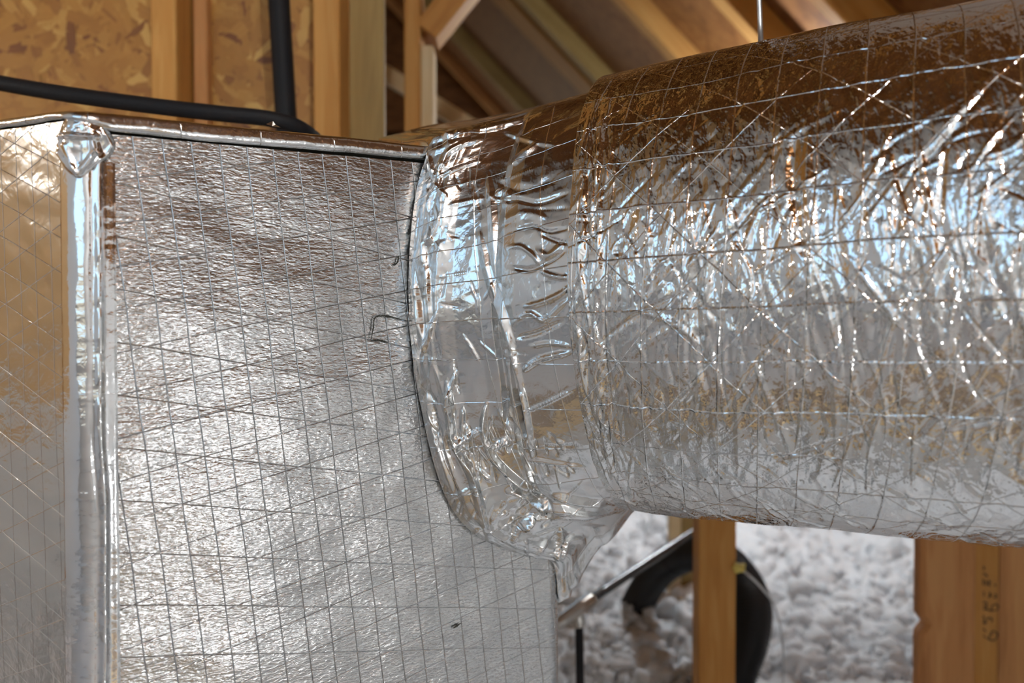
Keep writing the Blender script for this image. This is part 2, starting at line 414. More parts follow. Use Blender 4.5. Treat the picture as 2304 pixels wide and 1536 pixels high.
def merge(meshes, name):
    bm = bmesh.new()
    for m in meshes: bm.from_mesh(m)
    me = bpy.data.meshes.new(name); bm.to_mesh(me); bm.free(); return me
g4 = ins_patch(-.05, 1.54, 1.40, 1.75, .03)
def fluff(n):
    """small tufts lying on the heap where it shows, nearest to the viewer"""
    bm = bmesh.new(); bmesh.ops.create_icosphere(bm, subdivisions=2, radius=1.0); bm.verts.ensure_lookup_table()
    V0 = np.array([v_.co[:] for v_ in bm.verts]); F0 = np.array([[v_.index for v_ in f.verts] for f in bm.faces]); bm.free()
    rg = np.random.default_rng(77)
    yy = 1.95 + 3.2 * rg.random(n) ** 1.5; xx = yy * rg.uniform(.03, .50, n)
    ix = np.clip(((xx + .05) / .0085).astype(int), 0, g1.shape[0] - 1); iy = np.clip(((yy - 1.75) / .0085).astype(int), 0, g1.shape[1] - 1)
    rad = rg.lognormal(math.log(.0125), .42, n); zz_ = g1[ix, iy, 2] + rad * rg.uniform(-.3, .6, n)
    dirs = rg.normal(size=(n, 3, 3)); ph = rg.uniform(0, 6.28, (n, 3))
    rr_ = np.ones((n, len(V0)))
    for q in range(3): rr_ += .20 * np.sin(np.einsum('nk,vk->nv', dirs[:, q] * 3.2, V0) + ph[:, q:q + 1])
    sc_ = rg.uniform(.75, 1.3, (n, 1, 3)); Vt = V0[None] * rr_[..., None] * rad[:, None, None] * sc_ + np.stack([xx, yy, zz_], -1)[:, None]
    Ft = (F0[None] + (np.arange(n) * len(V0))[:, None, None]).reshape(-1, 3)
    m_ = bpy.data.meshes.new('tufts'); m_.vertices.add(n * len(V0)); m_.vertices.foreach_set('co', Vt.reshape(-1).astype(np.float32))
    m_.loops.add(Ft.size); m_.loops.foreach_set('vertex_index', Ft.reshape(-1).astype(np.int32)); m_.polygons.add(len(Ft))
    m_.polygons.foreach_set('loop_start', np.arange(0, Ft.size, 3, dtype=np.int32)); m_.update(calc_edges=True); return m_
me = merge([grid_mesh('a', g) for g in (g1, g2, g3, g4)] + [fluff(3200)], 'loose_insulation'); smooth(me)
ins = tag(link('loose_insulation', me, M_INS), 'fluffy white loose-fill insulation covering the attic floor', 'insulation', None, 'stuff')

# ------------------------------------------------------------------ foil-wrapped box duct
P0 = np.array([-.301, .62]); aF = R(35); aL = R(30); LF = .432
dF = np.array([math.cos(aF), math.sin(aF)]); dL = np.array([-math.cos(aL), math.sin(aL)]); dB = np.array([-math.sin(aF), math.cos(aF)])
def fillet_path():
    """plan outline of the box: side (s<0), rounded corner, front (s>0), rounded far edge, far side"""
    def arc(c0, d_in, d_out, r, n):
        # c0 corner, d_in direction arriving, d_out direction leaving
        turn = math.acos(np.clip(d_in.dot(d_out), -1, 1)); t = r * math.tan(turn / 2)
        s = c0 - d_in * t; nrm = d_out - d_in * d_in.dot(d_out); nrm /= np.linalg.norm(nrm); c = s + nrm * r
        return [c + r * (math.sin(a) * d_in - math.cos(a) * nrm) for a in np.linspace(0, turn, n)]
    A0 = P0 + dL * .45; P1 = P0 + dF * LF; A1 = P1 + dB * .40
    left = [A0 + (P0 - A0) * t for t in np.linspace(0, .965, 80)]
    c = arc(P0, -dL, dF, .020, 22)
    c2 = arc(P1, dF, dB, .020, 14)
    fr = [c[-1] + (c2[0] - c[-1]) * t for t in np.linspace(0, 1, 230)][1:-1]
    rt = [c2[-1] + (A1 - c2[-1]) * t for t in np.linspace(0, 1, 30)][1:]
    return np.array(left + c + fr + c2 + rt), len(left), len(c), len(fr), len(c2)
PL, nL, nC, nF, nC2 = fillet_path()
sP = np.concatenate([[0], np.cumsum(np.linalg.norm(np.diff(PL, axis=0), axis=1))]); sP -= sP[nL + nC // 2]
TT = np.gradient(PL, axis=0); TT /= np.linalg.norm(TT, axis=1, keepdims=True); ON = np.stack([TT[:, 1], -TT[:, 0]], 1)  # outward
def ztop(s): return E + .146 + np.where(s > 0, .020 * s, -.027 * s)
def plan_at(s): return np.array([np.interp(s, sP, PL[:, 0]), np.interp(s, sP, PL[:, 1])])
_u = PL[:, 0] / PL[:, 1]; _k = slice(0, nL + nC + nF + nC2 // 2)
def face_Y(px): return float(np.interp((px - 1152) / F, _u[_k], PL[_k, 1]))
def face_s(px): return float(np.interp((px - 1152) / F, _u[_k], sP[_k]))
box = empty('box_duct', (0, .95, 0)); tag(box, 'silver foil-faced rectangular duct box with taped front corner', 'duct')
def thin_at(s): return np.clip((s + .012) / .03, 0, 1) * .55 + .45
def sweep(name, i0, i1, zs, off, mat, dent=0.0, seed=1, parent=box):
    pl = PL[i0:i1] + ON[i0:i1] * off; s = sP[i0:i1]; zt = ztop(s)
    k = np.asarray(zs)                                  # depth below the top
    Z = zt[:, None] - np.where(k[None] < .0161, (.0150 * thin_at(s))[:, None], k[None])
    Pt = np.stack([np.broadcast_to(pl[:, None, 0], Z.shape), np.broadcast_to(pl[:, None, 1], Z.shape), Z], -1).copy()
    if dent:
        S = np.broadcast_to(s[:, None], Z.shape)
        h = dent * (fbm(S * 9, Z * 9, seed, 3) + .5 * vnoise(S * 30, Z * 40, seed + 5))
        Pt[..., 0] += h * ON[i0:i1, None, 0]; Pt[..., 1] += h * ON[i0:i1, None, 1]
    UV = np.stack([np.broadcast_to(s[:, None], Z.shape), Z - E], -1)
    return link(name, grid_mesh(name, Pt, UV), mat, parent)
zs = np.concatenate([np.linspace(.016, .62, 230), np.linspace(.66, 1.40, 10)])
sweep('side_panel', 0, nL + nC // 2 + 2, zs, 0, M_FOILSIDE, .0007, 2)
sweep('front_panel', nL + nC // 2, len(PL), zs, 0, M_FOILBOX, .0008, 3)
# dark fibre core seen in the gap under the lid
pl = PL - ON * .007; bm = bmesh.new()
lo = [bm.verts.new((p[0], p[1], .02)) for p in pl]; hi = [bm.verts.new((p[0], p[1], float(z) - .006)) for p, z in zip(pl, ztop(sP))]
for k in range(len(pl)): bm.faces.new((lo[k], lo[(k + 1) % len(pl)], hi[(k + 1) % len(pl)], hi[k]))
bm.faces.new(hi); me = bpy.data.meshes.new('core'); bm.to_mesh(me); bm.free(); link('core', me, M_CORE, box)
# lid with a rolled edge
prof = [(-.03, 0), (-.004, 0), (0, .0003), (.003, .0015), (.0045, .004), (.005, .008), (.0045, .0115), (.0025, .0132), (-.006, .0136)]
thin = thin_at(sP)
Pt = np.zeros((len(PL), len(prof), 3)); UV = np.zeros((len(PL), len(prof), 2)); acc = 0
for j, (o, dz) in enumerate(prof):
    if j: acc += math.hypot(o - prof[j - 1][0], dz - prof[j - 1][1])
    wob = .0009 * fbm(sP * 25, sP * 0 + j * .4, 8, 3)
    q = PL + ON * (o + wob)[:, None]; Pt[:, j, :2] = q; Pt[:, j, 2] = ztop(sP) - dz * thin + .0006 * fbm(sP * 18, sP * 0 + 3, 9, 3)
    UV[:, j, 0] = sP; UV[:, j, 1] = -acc
lid = link('lid', grid_mesh('lid', Pt, UV), M_FOILBOOT, box)
bm = bmesh.new(); bm.faces.new([bm.verts.new((p[0], p[1], float(z))) for p, z in zip(PL - ON * .028, ztop(sP) - .0005)])
me = bpy.data.meshes.new('lid_top'); bm.to_mesh(me); bm.free(); link('lid_top', me, M_FOILBOOT, box)
# little raised foil point on the lid edge
tp = [P(598, 279, .742), P(614, 272, .742), P(620, 280, .742), P(632, 287, .742), P(612, 284, .745)]
bm = bmesh.new(); vv = [bm.verts.new(p) for p in tp]; bm.faces.new((vv[0], vv[1], vv[4])); bm.faces.new((vv[1], vv[2], vv[4])); bm.faces.new((vv[2], vv[3], vv[4]))
bmesh.ops.solidify(bm, geom=bm.faces[:], thickness=.0006)
me = bpy.data.meshes.new('foil_point'); bm.to_mesh(me); bm.free(); link('foil_point', me, M_FOILTAPE, box)
# corner tape: strip with a soft bead down its right side
i0 = int(np.searchsorted(sP, -.019)); i1 = int(np.searchsorted(sP, .024))
ss = np.linspace(-.0185, .0215, 60); pls = np.array([plan_at(s) for s in ss]); on = np.stack([np.interp(ss, sP, ON[:, 0]), np.interp(ss, sP, ON[:, 1])], 1); on /= np.linalg.norm(on, axis=1, keepdims=True)
kz = np.concatenate([np.linspace(.035, .55, 260), np.linspace(.57, 1.3, 12)])
S, K = np.meshgrid(ss, kz, indexing='ij')
bc = .0115 + .0018 * vnoise(K * 14, K * 0, 4)
h = .0014 + .0022 * np.exp(-((S - bc) / .0022) ** 2) * (1 + .25 * vnoise(K * 160, S * 100, 6)) + .0003 * vnoise(S * 120, K * 45, 7)
h = h - .0012 * np.exp(-((S - bc + .0045) / .0015) ** 2) * (.5 + .5 * vnoise(K * 20, K * 0, 9))
h = .0012 + (h - .0008) * np.clip(np.minimum(S - ss[0], ss[-1] - S) / .002, 0, 1)
Z = ztop(0) - K
Pt = np.stack([pls[:, None, 0] + on[:, None, 0] * h, pls[:, None, 1] + on[:, None, 1] * h, Z], -1)
link('corner_tape', grid_mesh('corner_tape', Pt, np.stack([S, Z], -1)), M_FOILTAPE, box)
# crumpled foil patch folded over the top of the corner
outl = [(165, 262), (200, 255), (225, 270), (245, 290), (262, 318), (258, 345), (240, 362), (222, 372), (205, 388), (188, 402), (172, 398), (155, 378), (142, 345), (138, 318), (148, 290)]
oc = catmull(outl, 120, True); cc = np.array([195., 325.])
nr = 40; rr = np.linspace(0, 1, nr)
Pt = np.zeros((nr, 120, 3)); UV = np.zeros((nr, 120, 2))
for i, r_ in enumerate(rr):
    q = cc + (oc - cc) * r_
    X0, Y0 = q[:, 0], q[:, 1]
    hgt = .0048 * np.sqrt(np.maximum(0, 1 - r_ ** 3)) + .0012
    hh = np.full(X0.shape, hgt) + .0004 * vnoise(X0 / 6, Y0 / 6, 5) * (Y0 < 308) + .0009 * vnoise(X0 / 22, Y0 / 22, 3)
    def rdg(xa, ya, xb, yb, w_, A_):
        dx_, dy_ = xb - xa, yb - ya; t_ = np.clip(((X0 - xa) * dx_ + (Y0 - ya) * dy_) / (dx_ ** 2 + dy_ ** 2), 0, 1)
        return A_ * np.clip(1 - np.hypot(X0 - xa - t_ * dx_, Y0 - ya - t_ * dy_) / w_, 0, 1) * (1 - r_ ** 6)
    hh = hh + rdg(152, 308, 222, 312, 8, .0026) + rdg(152, 312, 150, 345, 10, .0018) + rdg(150, 350, 182, 398, 12, .0030) + rdg(165, 330, 184, 398, 7, .0016)
    hh = hh + rdg(214, 312, 216, 345, 8, .0028) + rdg(216, 345, 186, 398, 8, .0016) + rdg(232, 285, 255, 330, 8, .0014) + rdg(255, 330, 225, 368, 8, .0014)
    hh = hh - rdg(228, 320, 236, 345, 16, .0030) - rdg(190, 330, 190, 365, 18, .0018)
    for k in range(120):
        s = face_s(X0[k]); p = plan_at(s); o2 = np.array([np.interp(s, sP, ON[:, 0]), np.interp(s, sP, ON[:, 1])]); o2 /= np.linalg.norm(o2)
        Yb = p[1]; z = P(X0[k], Y0[k], Yb)[2]; p = p + o2 * max(hh[k], .0012)
        Pt[i, k] = (p[0], p[1], z); UV[i, k] = (s, z - E)
link('corner_patch', grid_mesh('corner_patch', Pt, UV, closed_v=True), M_FOILTAPE, box)
# torn slits in the facing beside the take-off
def face_pt(px, py, off):
    s = face_s(px); p = plan_at(s); o2 = np.array([np.interp(s, sP, ON[:, 0]), np.interp(s, sP, ON[:, 1])])
    q = P(px, py, p[1]); return np.array([p[0] + o2[0] * off, p[1] + o2[1] * off, q[2]])
for line, wd in (([(917, 722), (895, 717), (868, 711), (843, 714), (839, 735), (833, 765)], 2.2), ([(833, 766), (850, 765), (871, 770)], 2.6), ([(884, 598), (893, 590), (896, 575)], 2.6), ([(1017, 1412), (1035, 1400)], 2.4)):
    c = catmull(line, 26); t = np.gradient(c, axis=0); t /= np.linalg.norm(t, axis=1, keepdims=True); n2 = np.stack([-t[:, 1], t[:, 0]], 1)
    wd2 = wd * (.5 + .5 * np.abs(RNG.normal(0, .8, 26))) * np.sin(np.linspace(.25, 2.9, 26)); rows = []
    for a, n_, w_ in zip(c, n2, wd2):
        rows.append([face_pt(*(a + n_ * w_), .0012), face_pt(*a, .0016), face_pt(*(a - n_ * w_), .0012)])
    link('tear', grid_mesh('tear', np.array(rows)), M_TEAR, box)

# ------------------------------------------------------------------ round duct: frame of its axis
AX = np.array([-.8235, .5660, -.024]); AX /= np.linalg.norm(AX)           # towards the box
E1 = np.array([-.566, -.8235, 0]); E1 /= np.linalg.norm(E1)               # towards the camera
E2 = np.cross(E1, AX); E2 = E2 if E2[2] > 0 else -E2                      # up
CS = np.array([.166, .856, E + .028]); RD = .2115
def skew(th): return .060 * (1 - np.cos(np.clip(np.abs((np.asarray(th) + math.pi) % (2 * math.pi) - math.pi), 0, math.pi / 2)))   # the wrap is cut a little askew
def cyl(th, t, r): return CS + AX * t + r * (math.cos(th) * E1 + math.sin(th) * E2)
# -- wrapped duct
nT, nA = 720, 760
tt = np.concatenate([np.linspace(.004, -.50, nT - 40), np.linspace(-.515, -1.32, 40)])
# finer around the side that faces the room
f1 = np.linspace(-math.pi, math.pi, 4001); wgt = np.where(np.abs(f1) < 1.75, 4.0, 1.0); cw = np.concatenate([[0], np.cumsum((wgt[1:] + wgt[:-1]) / 2)]); cw /= cw[-1]
th = np.interp(np.arange(nA) / nA, cw, f1)
T, TH = np.meshgrid(tt, th, indexing='ij'); AR = TH * RD
h = .0030 * fbm(T * 5, AR * 6, 21, 3)                                     # soft lumps
front = np.clip(1 - np.abs(TH + .25) / 1.25, 0, 1) ** .5
# pillows between the yarns and fine crumples, ridged
h += .0009 * front * (1 - np.abs(fbm(T * 34, AR * 12, 31, 3)) * 2)
h += .0005 * front * (1 - np.abs(fbm(T * 70, AR * 40, 41, 2)) * 2)
r = np.random.default_rng(5)
def add_crease(h, a0, t0, ang, L, wd, A, bend=0.0):
    m = (np.abs(AR - a0) < L + .02) & (np.abs(T - t0) < L + .02)
    da = AR[m] - a0; dt = T[m] - t0; p = da * math.cos(ang) + dt * math.sin(ang); q = -da * math.sin(ang) + dt * math.cos(ang) + bend * (p / L) ** 2
    e_ = np.clip(1 - (p / L) ** 2, 0, 1); ww = wd * (.25 + .75 * e_)
    h[m] += A * np.clip(1 - np.abs(q) / ww, 0, 1) * e_
for i in range(620):
    a0 = r.normal(-.02, .105); t0 = r.uniform(-.5, 0)
    if abs(a0) > .26: continue
    ang = r.normal(.05, .28) if r.random() < .75 else r.uniform(-1.2, 1.2)
    if a0 > .05: ang = r.normal(-.75, .2)
    if a0 < -.14: ang = r.normal(.5, .2)
    L = r.uniform(.012, .048); A = r.choice([1, -1], p=[.62, .38]) * r.uniform(.0004, .0018) * (.55 if a0 > .08 else 1)
    add_crease(h, a0, t0, ang, L, r.uniform(.0013, .0042), A, r.normal(0, .006))
for i in range(70):                                                       # along the seam: long folds running round the duct
    add_crease(h, r.uniform(-.22, .18), r.uniform(-.03, -.003), r.normal(0, .10), r.uniform(.02, .06), r.uniform(.0015, .004), r.choice([1, -1]) * r.uniform(.0008, .0022), r.normal(0, .004))
for (px_a, t0, L) in ((.02, -.405, .05), (-.03, -.36, .06), (.0, -.31, .05), (-.02, -.245, .055), (-.05, -.43, .05), (.05, -.17, .05), (-.03, -.10, .06)):
    add_crease(h, px_a, t0, .06, L, .006, -.0030, .006); add_crease(h, px_a, t0 - .009, .06, L, .005, .002, .006)
end = np.clip((T + .10) / .10, 0, 1)                                      # snugged down toward the seam
rr = RD + h - .0012 * end ** 2
D3 = np.cos(TH)[..., None] * E1 + np.sin(TH)[..., None] * E2
Pt = CS + (T + skew(TH))[..., None] * AX + rr[..., None] * D3
# the taped end is turned in
lip = [(.0016, -.0006), (.0020, -.0016), (.0016, -.0024), (-.004, -.0030), (-.02, -.0032)]
rows = []
for (t_, dr) in lip: rows.append(CS + (t_ + skew(th))[:, None] * AX + (rr[0] + dr)[:, None] * D3[0])
Pt = np.concatenate([np.array(rows)[::-1], Pt], 0)
UVt = np.concatenate([np.array([t_ for t_, _ in lip])[::-1], tt]); UV = np.stack(np.broadcast_arrays(UVt[:, None], (th * RD)[None]), -1)
duct = empty('round_duct', tuple(CS + AX * -.4)); tag(duct, 'large round duct wrapped in shiny wrinkled foil with yarn grid', 'duct')
link('foil_wrap', grid_mesh('foil_wrap', Pt, UV, closed_v=True), M_FOILDUCT, duct)
endc = bmesh.new(); a = np.linspace(0, 2 * math.pi, 64, endpoint=False)
endc.faces.new([endc.verts.new(cyl(x, -1.319, RD - .004)) for x in a]); me = bpy.data.meshes.new('end_cap'); endc.to_mesh(me); endc.free(); link('end_cap', me, M_FOILTAPE, duct)

# ------------------------------------------------------------------ take-off boot between box and round duct
boot = empty('takeoff_boot', (.05, .85, E - .2)); tag(boot, 'crumpled foil take-off collar joining the box to the round duct', 'duct collar')
FO = .0035
keys = [(68, (958, 322), None), (45, (934, 425), None), (25, (919, 540), None), (0, (915, 680), None), (-20, (925, 815), None), (-34, (946, 935), None),
        (-46, (972, 1045), None), (-56, (1004, 1130), None), (-64, (1050, 1190), None), (-70, (1110, 1225), None), (-77, (1175, 1247), None), (-83, (1236, 1262), None),
        (-87, (1247, 1305), .868), (-92, (1257, 1356), .874), (-97, (1270, 1305), .895), (-104, (1292, 1272), .93), (-125, (1335, 1190), 1.0), (-150, (1345, 1000), 1.04), (-180, (1340, 800), 1.05),
        (150, (1310, 560), 1.05), (120, (1230, 380), 1.04), (100, (1040, 285), 1.0), (88, (858, 309), .90), (78, (905, 317), .835)]
kp = []
for (dg, (a, b), Y) in keys: kp.append(face_pt(a, b, FO) if Y is None else P(a, b, Y))
kp = np.array(kp); kd = np.array([k[0] for k in keys], float); kd = np.where(np.arange(len(kd)) > 18, kd - 360, kd)   # descending angles 68 .. -282
nR, nS = 620, 300
fine = np.concatenate([np.linspace(68, -100, 430, endpoint=False), np.linspace(-100, -282, 150, endpoint=False), np.linspace(-282, -292, 40, endpoint=False)])
kd_ext = np.concatenate([kd, [kd[0] - 360]]); kp_ext = np.concatenate([kp, kp[:1]])
# smooth interpolation in key index
ki = np.interp(-fine, -kd_ext, np.arange(len(kd_ext)))
def cat_at(pts, t):
    m = len(pts); i = np.clip(np.floor(t).astype(int), 0, m - 1); f = (t - i)[:, None]; g = lambda k: pts[k % m]
    p0, p1, p2, p3 = g(i - 1), g(i), g(i + 1), g(i + 2)
    return .5 * (2 * p1 + (p2 - p0) * f + (2 * p0 - 5 * p1 + 4 * p2 - p3) * f ** 2 + (3 * p1 - p0 - 3 * p2 + p3) * f ** 3)
K0 = cat_at(kp, ki); thb = np.radians(fine)
K1 = np.array([cyl(x, -.010 + float(skew(x)), RD - .0105) for x in thb])
s_ = np.linspace(0, 1, nS)
prof_s = [0, .05, .13, .20, .27, .40, .50, .55, .62, .80, 1.0]; prof_o = [0, .0045, .0075, .006, .001, -.0035, -.0045, .002, .0035, .0015, 0]
Pt = K0[:, None] * (1 - s_)[None, :, None] + K1[:, None] * s_[None, :, None]
nb = grid_normals(Pt, closed_u=True)
cen = CS + AX * .05
if (nb[100, 150] * (Pt[100, 150] - cen)).sum() < 0: nb = -nb
visw = np.interp(fine, [-292, -120, -95, -80, 60, 70], [0, 0, .4, 1, 1, .3])
off = np.interp(s_, prof_s, prof_o)
Pt = Pt + nb * (off[None] * visw[:, None])[..., None]
nb = grid_normals(Pt, closed_u=True)
if (nb[100, 150] * (Pt[100, 150] - cen)).sum() < 0: nb = -nb
PX, PY = proj(Pt); facing = ((nb * (np.array([0, 0, E]) - Pt)).sum(-1) > -.02)
arc = np.broadcast_to((fine * math.pi / 180 * .2)[:, None], PX.shape); sl = np.broadcast_to((s_ * .16)[None], PX.shape)
hb = .0007 * fbm(arc * 12, sl * 14, 51, 3) + .0003 * (1 - 2 * np.abs(fbm(arc * 55, sl * 45, 53, 2)))
hb += .0016 * (1 - 2 * np.abs(fbm(arc * 20, sl * 90, 57, 2))) * np.exp(-((s_ - .12) / .08) ** 2)[None]          # flange crumple
def pcrease(pts, wd, A, sharp=1.0, n=180):
    c = catmull(pts, n) if len(pts) > 2 else np.linspace(pts[0], pts[1], n)
    x0, y0 = c.min(0) - wd - 2; x1, y1 = c.max(0) + wd + 2
    m = facing & (PX > x0) & (PX < x1) & (PY > y0) & (PY < y1); qx, qy = PX[m], PY[m]
    d = np.full(qx.shape, 1e9); tt_ = np.zeros(qx.shape)
    for i in range(n):
        dd = np.hypot(qx - c[i, 0], qy - c[i, 1]); k = dd < d; d[k] = dd[k]; tt_[k] = i / (n - 1)
    env = np.clip(np.sin(np.pi * np.clip(tt_, .02, .98)) * 1.6, 0, 1)
    A = A * np.where(PY[m] > 880, 1.6, np.where(PY[m] < 640, .62, .9))
    hb[m] += A * np.clip(1 - d / (wd * (.35 + .65 * env)), 0, 1) ** sharp * env
# long folds of the collar
pcrease([(1078, 515), (1095, 600), (1120, 680), (1145, 760), (1165, 850)], 13, .0048)
pcrease([(1098, 390), (1108, 480), (1112, 560), (1118, 640)], 12, .0036)
pcrease([(1108, 640), (1120, 760), (1135, 860), (1140, 960)], 10, -.0050)
pcrease([(1130, 760), (1150, 840), (1168, 920), (1186, 1000)], 7, -.0055)
pcrease([(1146, 740), (1168, 850), (1185, 930), (1200, 1040)], 9, .0030)
pcrease([(925, 560), (938, 680), (948, 800), (952, 880)], 14, .0030)
pcrease([(948, 520), (962, 660), (972, 780)], 9, .0030)
pcrease([(938, 600), (955, 760)], 5, -.0030)
pcrease([(985, 700), (960, 770), (950, 800)], 7, .0030)
pcrease([(1005, 850), (1010, 900), (1020, 990), (1060, 1070), (1085, 1160), (1105, 1230)], 11, .0042)
pcrease([(960, 880), (975, 960), (1000, 1040), (1020, 1110)], 9, .0032)
pcrease([(1030, 830), (1008, 890), (1004, 930)], 7, .003)
pcrease([(1095, 905), (1088, 960), (1105, 1020), (1140, 1060), (1190, 1100), (1240, 1138)], 10, .0052)
pcrease([(1088, 960), (1050, 985), (1022, 1000)], 7, .0030)
pcrease([(1110, 1010), (1140, 990), (1150, 1005)], 9, .0035)
pcrease([(1150, 1090), (1200, 1110), (1245, 1140)], 11, -.0045)
pcrease([(1140, 1105), (1180, 1112), (1215, 1135), (1300, 1142), (1400, 1146)], 9, .0045)
pcrease([(1150, 1225), (1172, 1180), (1210, 1158), (1290, 1150), (1390, 1150)], 9, .0055)
pcrease([(1165, 1195), (1200, 1150), (1240, 1138)], 8, .0035)
pcrease([(1240, 1112), (1300, 1126), (1370, 1130)], 12, .0030)
pcrease([(1240, 1262), (1256, 1300), (1257, 1352)], 6, .0030)
pcrease([(1262, 1180), (1258, 1230), (1250, 1262)], 7, .0030)
# rim folds at the top
pcrease([(985, 395), (1000, 350), (1040, 325), (1090, 312)], 9, .0030)
pcrease([(985, 400), (1030, 378), (1085, 362)], 6, .0028)
pcrease([(1150, 372), (1180, 345), (1212, 322)], 9, .0036)
pcrease([(1130, 300), (1175, 312), (1215, 322), (1262, 328)], 7, .0030)
pcrease([(960, 330), (985, 312), (1050, 300), (1120, 288), (1190, 268)], 7, .0045)
pcrease([(960, 340), (972, 385), (980, 400)], 8, .003)
# quilted puckers next to the seam
for (pts, wd, A) in (([(1110, 460), (1160, 448), (1210, 455), (1285, 430)], 8, -.003), ([(1150, 520), (1200, 508), (1235, 520), (1285, 512)], 6, -.003),
                     ([(1215, 525), (1250, 540), (1285, 548)], 6, -.0028), ([(1145, 600), (1190, 606), (1225, 592), (1280, 560)], 8, -.0035),
                     ([(1215, 610), (1250, 622), (1285, 625)], 7, .0036), ([(1140, 560), (1170, 555), (1200, 575), (1215, 598)], 7, .003),
                     ([(1200, 560), (1235, 575), (1270, 545)], 10, .003), ([(1175, 690), (1215, 682), (1265, 660), (1285, 640)], 8, .0036),
                     ([(1150, 730), (1190, 705), (1225, 720), (1260, 690), (1285, 670)], 7, .003), ([(1160, 760), (1210, 748), (1270, 720)], 7, -.003),
                     ([(1175, 835), (1215, 808), (1290, 790)], 8, .004), ([(1190, 780), (1240, 772), (1290, 780)], 6, .0022),
                     ([(1185, 925), (1230, 905), (1300, 870)], 4, .0022), ([(1110, 440), (1140, 430), (1130, 470)], 10, .003),
                     ([(1185, 1030), (1250, 1040), (1320, 1050)], 6, .0015), ([(1120, 410), (1180, 425), (1280, 385)], 14, -.002),
                     ([(1130, 500), (1180, 480), (1230, 490)], 12, .002)): pcrease(pts, wd, A)
for k in range(60):
    x = r.uniform(920, 1290); y = r.uniform(380, 1130)
    if r.random() < .6: x = r.uniform(925, 1080); a = r.normal(1.45, .25)
    else: a = r.normal(.1, .5)
    L = r.uniform(15, 50); pcrease([(x - L * math.cos(a), y - L * math.sin(a)), (x + L * math.cos(a), y + L * math.sin(a))], r.uniform(3, 7), r.choice([1, -1]) * r.uniform(.0005, .0016), 1.0, 20)
for k in range(70):                                                       # slack folds of the underside
    x = r.uniform(985, 1290); y = r.uniform(940, 1250); a = r.normal(-.9 if y > 1100 else 1.1, .35); L = r.uniform(12, 42)
    pcrease([(x - L * math.cos(a), y - L * math.sin(a)), (x + L * math.cos(a), y + L * math.sin(a))], r.uniform(3, 8), r.choice([1, -1]) * r.uniform(.0005, .0016), 1.0, 30)
hb *= np.clip(s_ / .03, 0, 1)[None] * np.clip((1 - s_) / .03, 0.0, 1)[None]
Pt = Pt + nb * hb[..., None]
# turn the flange edge down onto the facing
edge = Pt[:, :1] - nb[:, :1] * .0030
Pt = np.concatenate([edge, Pt], 1)
UV = np.stack([np.concatenate([sl[:, :1] - .003, sl], 1), np.concatenate([arc[:, :1], arc], 1)], -1)
link('sleeve', grid_mesh('sleeve', Pt, UV, closed_u=True), M_FOILBOOT, boot)

# ------------------------------------------------------------------ lumber, hoses and lines behind
def thing_board(name, label, cat, *a, **k): return tag(board(name, *a, **k), label, cat)
def post(px0, px1, Y, dY, z0, z1, mat, name, label):
    return tag(vstud(name, px_x(px0, Y), px_x(px1, Y), Y, Y + dY, z0, z1, mat, None, .003), label, 'post')
post(1576, 1660, 1.62, .06, .30, E + .34, M_WOOD, 'support_post', 'orange lumber post under the round duct with yellow blob on its edge')
# roof posts, upper middle
rp = empty('roof_post', (px_x(943, 1.95), 1.95, 0)); tag(rp, 'doubled orange roof post standing behind the box, carrying a brace', 'post')
child(vstud('post_stud', px_x(911, 1.9), px_x(947, 1.9), 1.9, 1.99, .3, zroof(-.2) - .14, M_WOOD), rp)
zj = P(960, 100, 1.9)[2]
child(vstud('jack_stud', px_x(947, 1.9) + .0005, px_x(975, 1.9), 1.905, 1.99, .3, zj, M_WOODP), rp)
b0 = P(954, 92, 1.945); d_ = (P(1052, 0, 1.945) - P(975, 96, 1.945)); d_ /= np.linalg.norm(d_)
child(board('brace', b0 + d_ * .012, b0 + d_ * .62, .085, .055, M_WOOD, None, (0, 1, 0)), rp)
a = P(840, 150, 2.9); b = P(1110, 318, 2.9)
tag(board('diagonal_board', a + (a - b) * .3, b + (b - a) * .4, .04, .052, M_WOODP, None, (0, 1, 0)), 'pale diagonal board behind the doubled roof post', 'board')
# posts at the lower right
rpost = tag(vstud('notched_post', px_x(2079, 1.55), px_x(2207, 1.55), 1.55, 1.588, .3, E + .25, M_WOODR, None, .0085), 'wide reddish post with a notched left edge under the round duct', 'post')
bm = bmesh.new(); bm.from_mesh(rpost.data)                                  # bite out of the left edge
bmesh.ops.subdivide_edges(bm, edges=[e_ for e_ in bm.edges if abs((e_.verts[0].co - e_.verts[1].co).x) > .5], cuts=300, use_grid_fill=True)
zn = P(2080, 1440 - 26, 1.55)[2]; zc_ = (.3 + E + .25) / 2; zloc = P(2090, 1406, 1.55)[2] - zc_
sgn = 1 if (rpost.matrix_basis.to_3x3() @ Vector((0, 0, 1))).x < 0 else -1
for v_ in bm.verts:
    if v_.co.z * sgn > .04:
        d_n = abs(v_.co.x - zloc); v_.co.z -= sgn * .013 * max(0, 1 - d_n / .016)
bm.to_mesh(rpost.data); bm.free()
st2 = tag(vstud('stamped_stud', px_x(2203, 1.59) , px_x(2256, 1.60), 1.60, 1.638, .3, E + .25, M_WOOD, None, .0025), 'narrow stud with black grade stamp beside the wide reddish post', 'stud')
tag(vstud('inner_stud', px_x(2260, 1.60), px_x(2365, 1.60), 1.606, 1.64, .3, E + .25, M_WOODR, None, .001), 'brown stud at the right frame edge beside the stamped stud', 'stud')
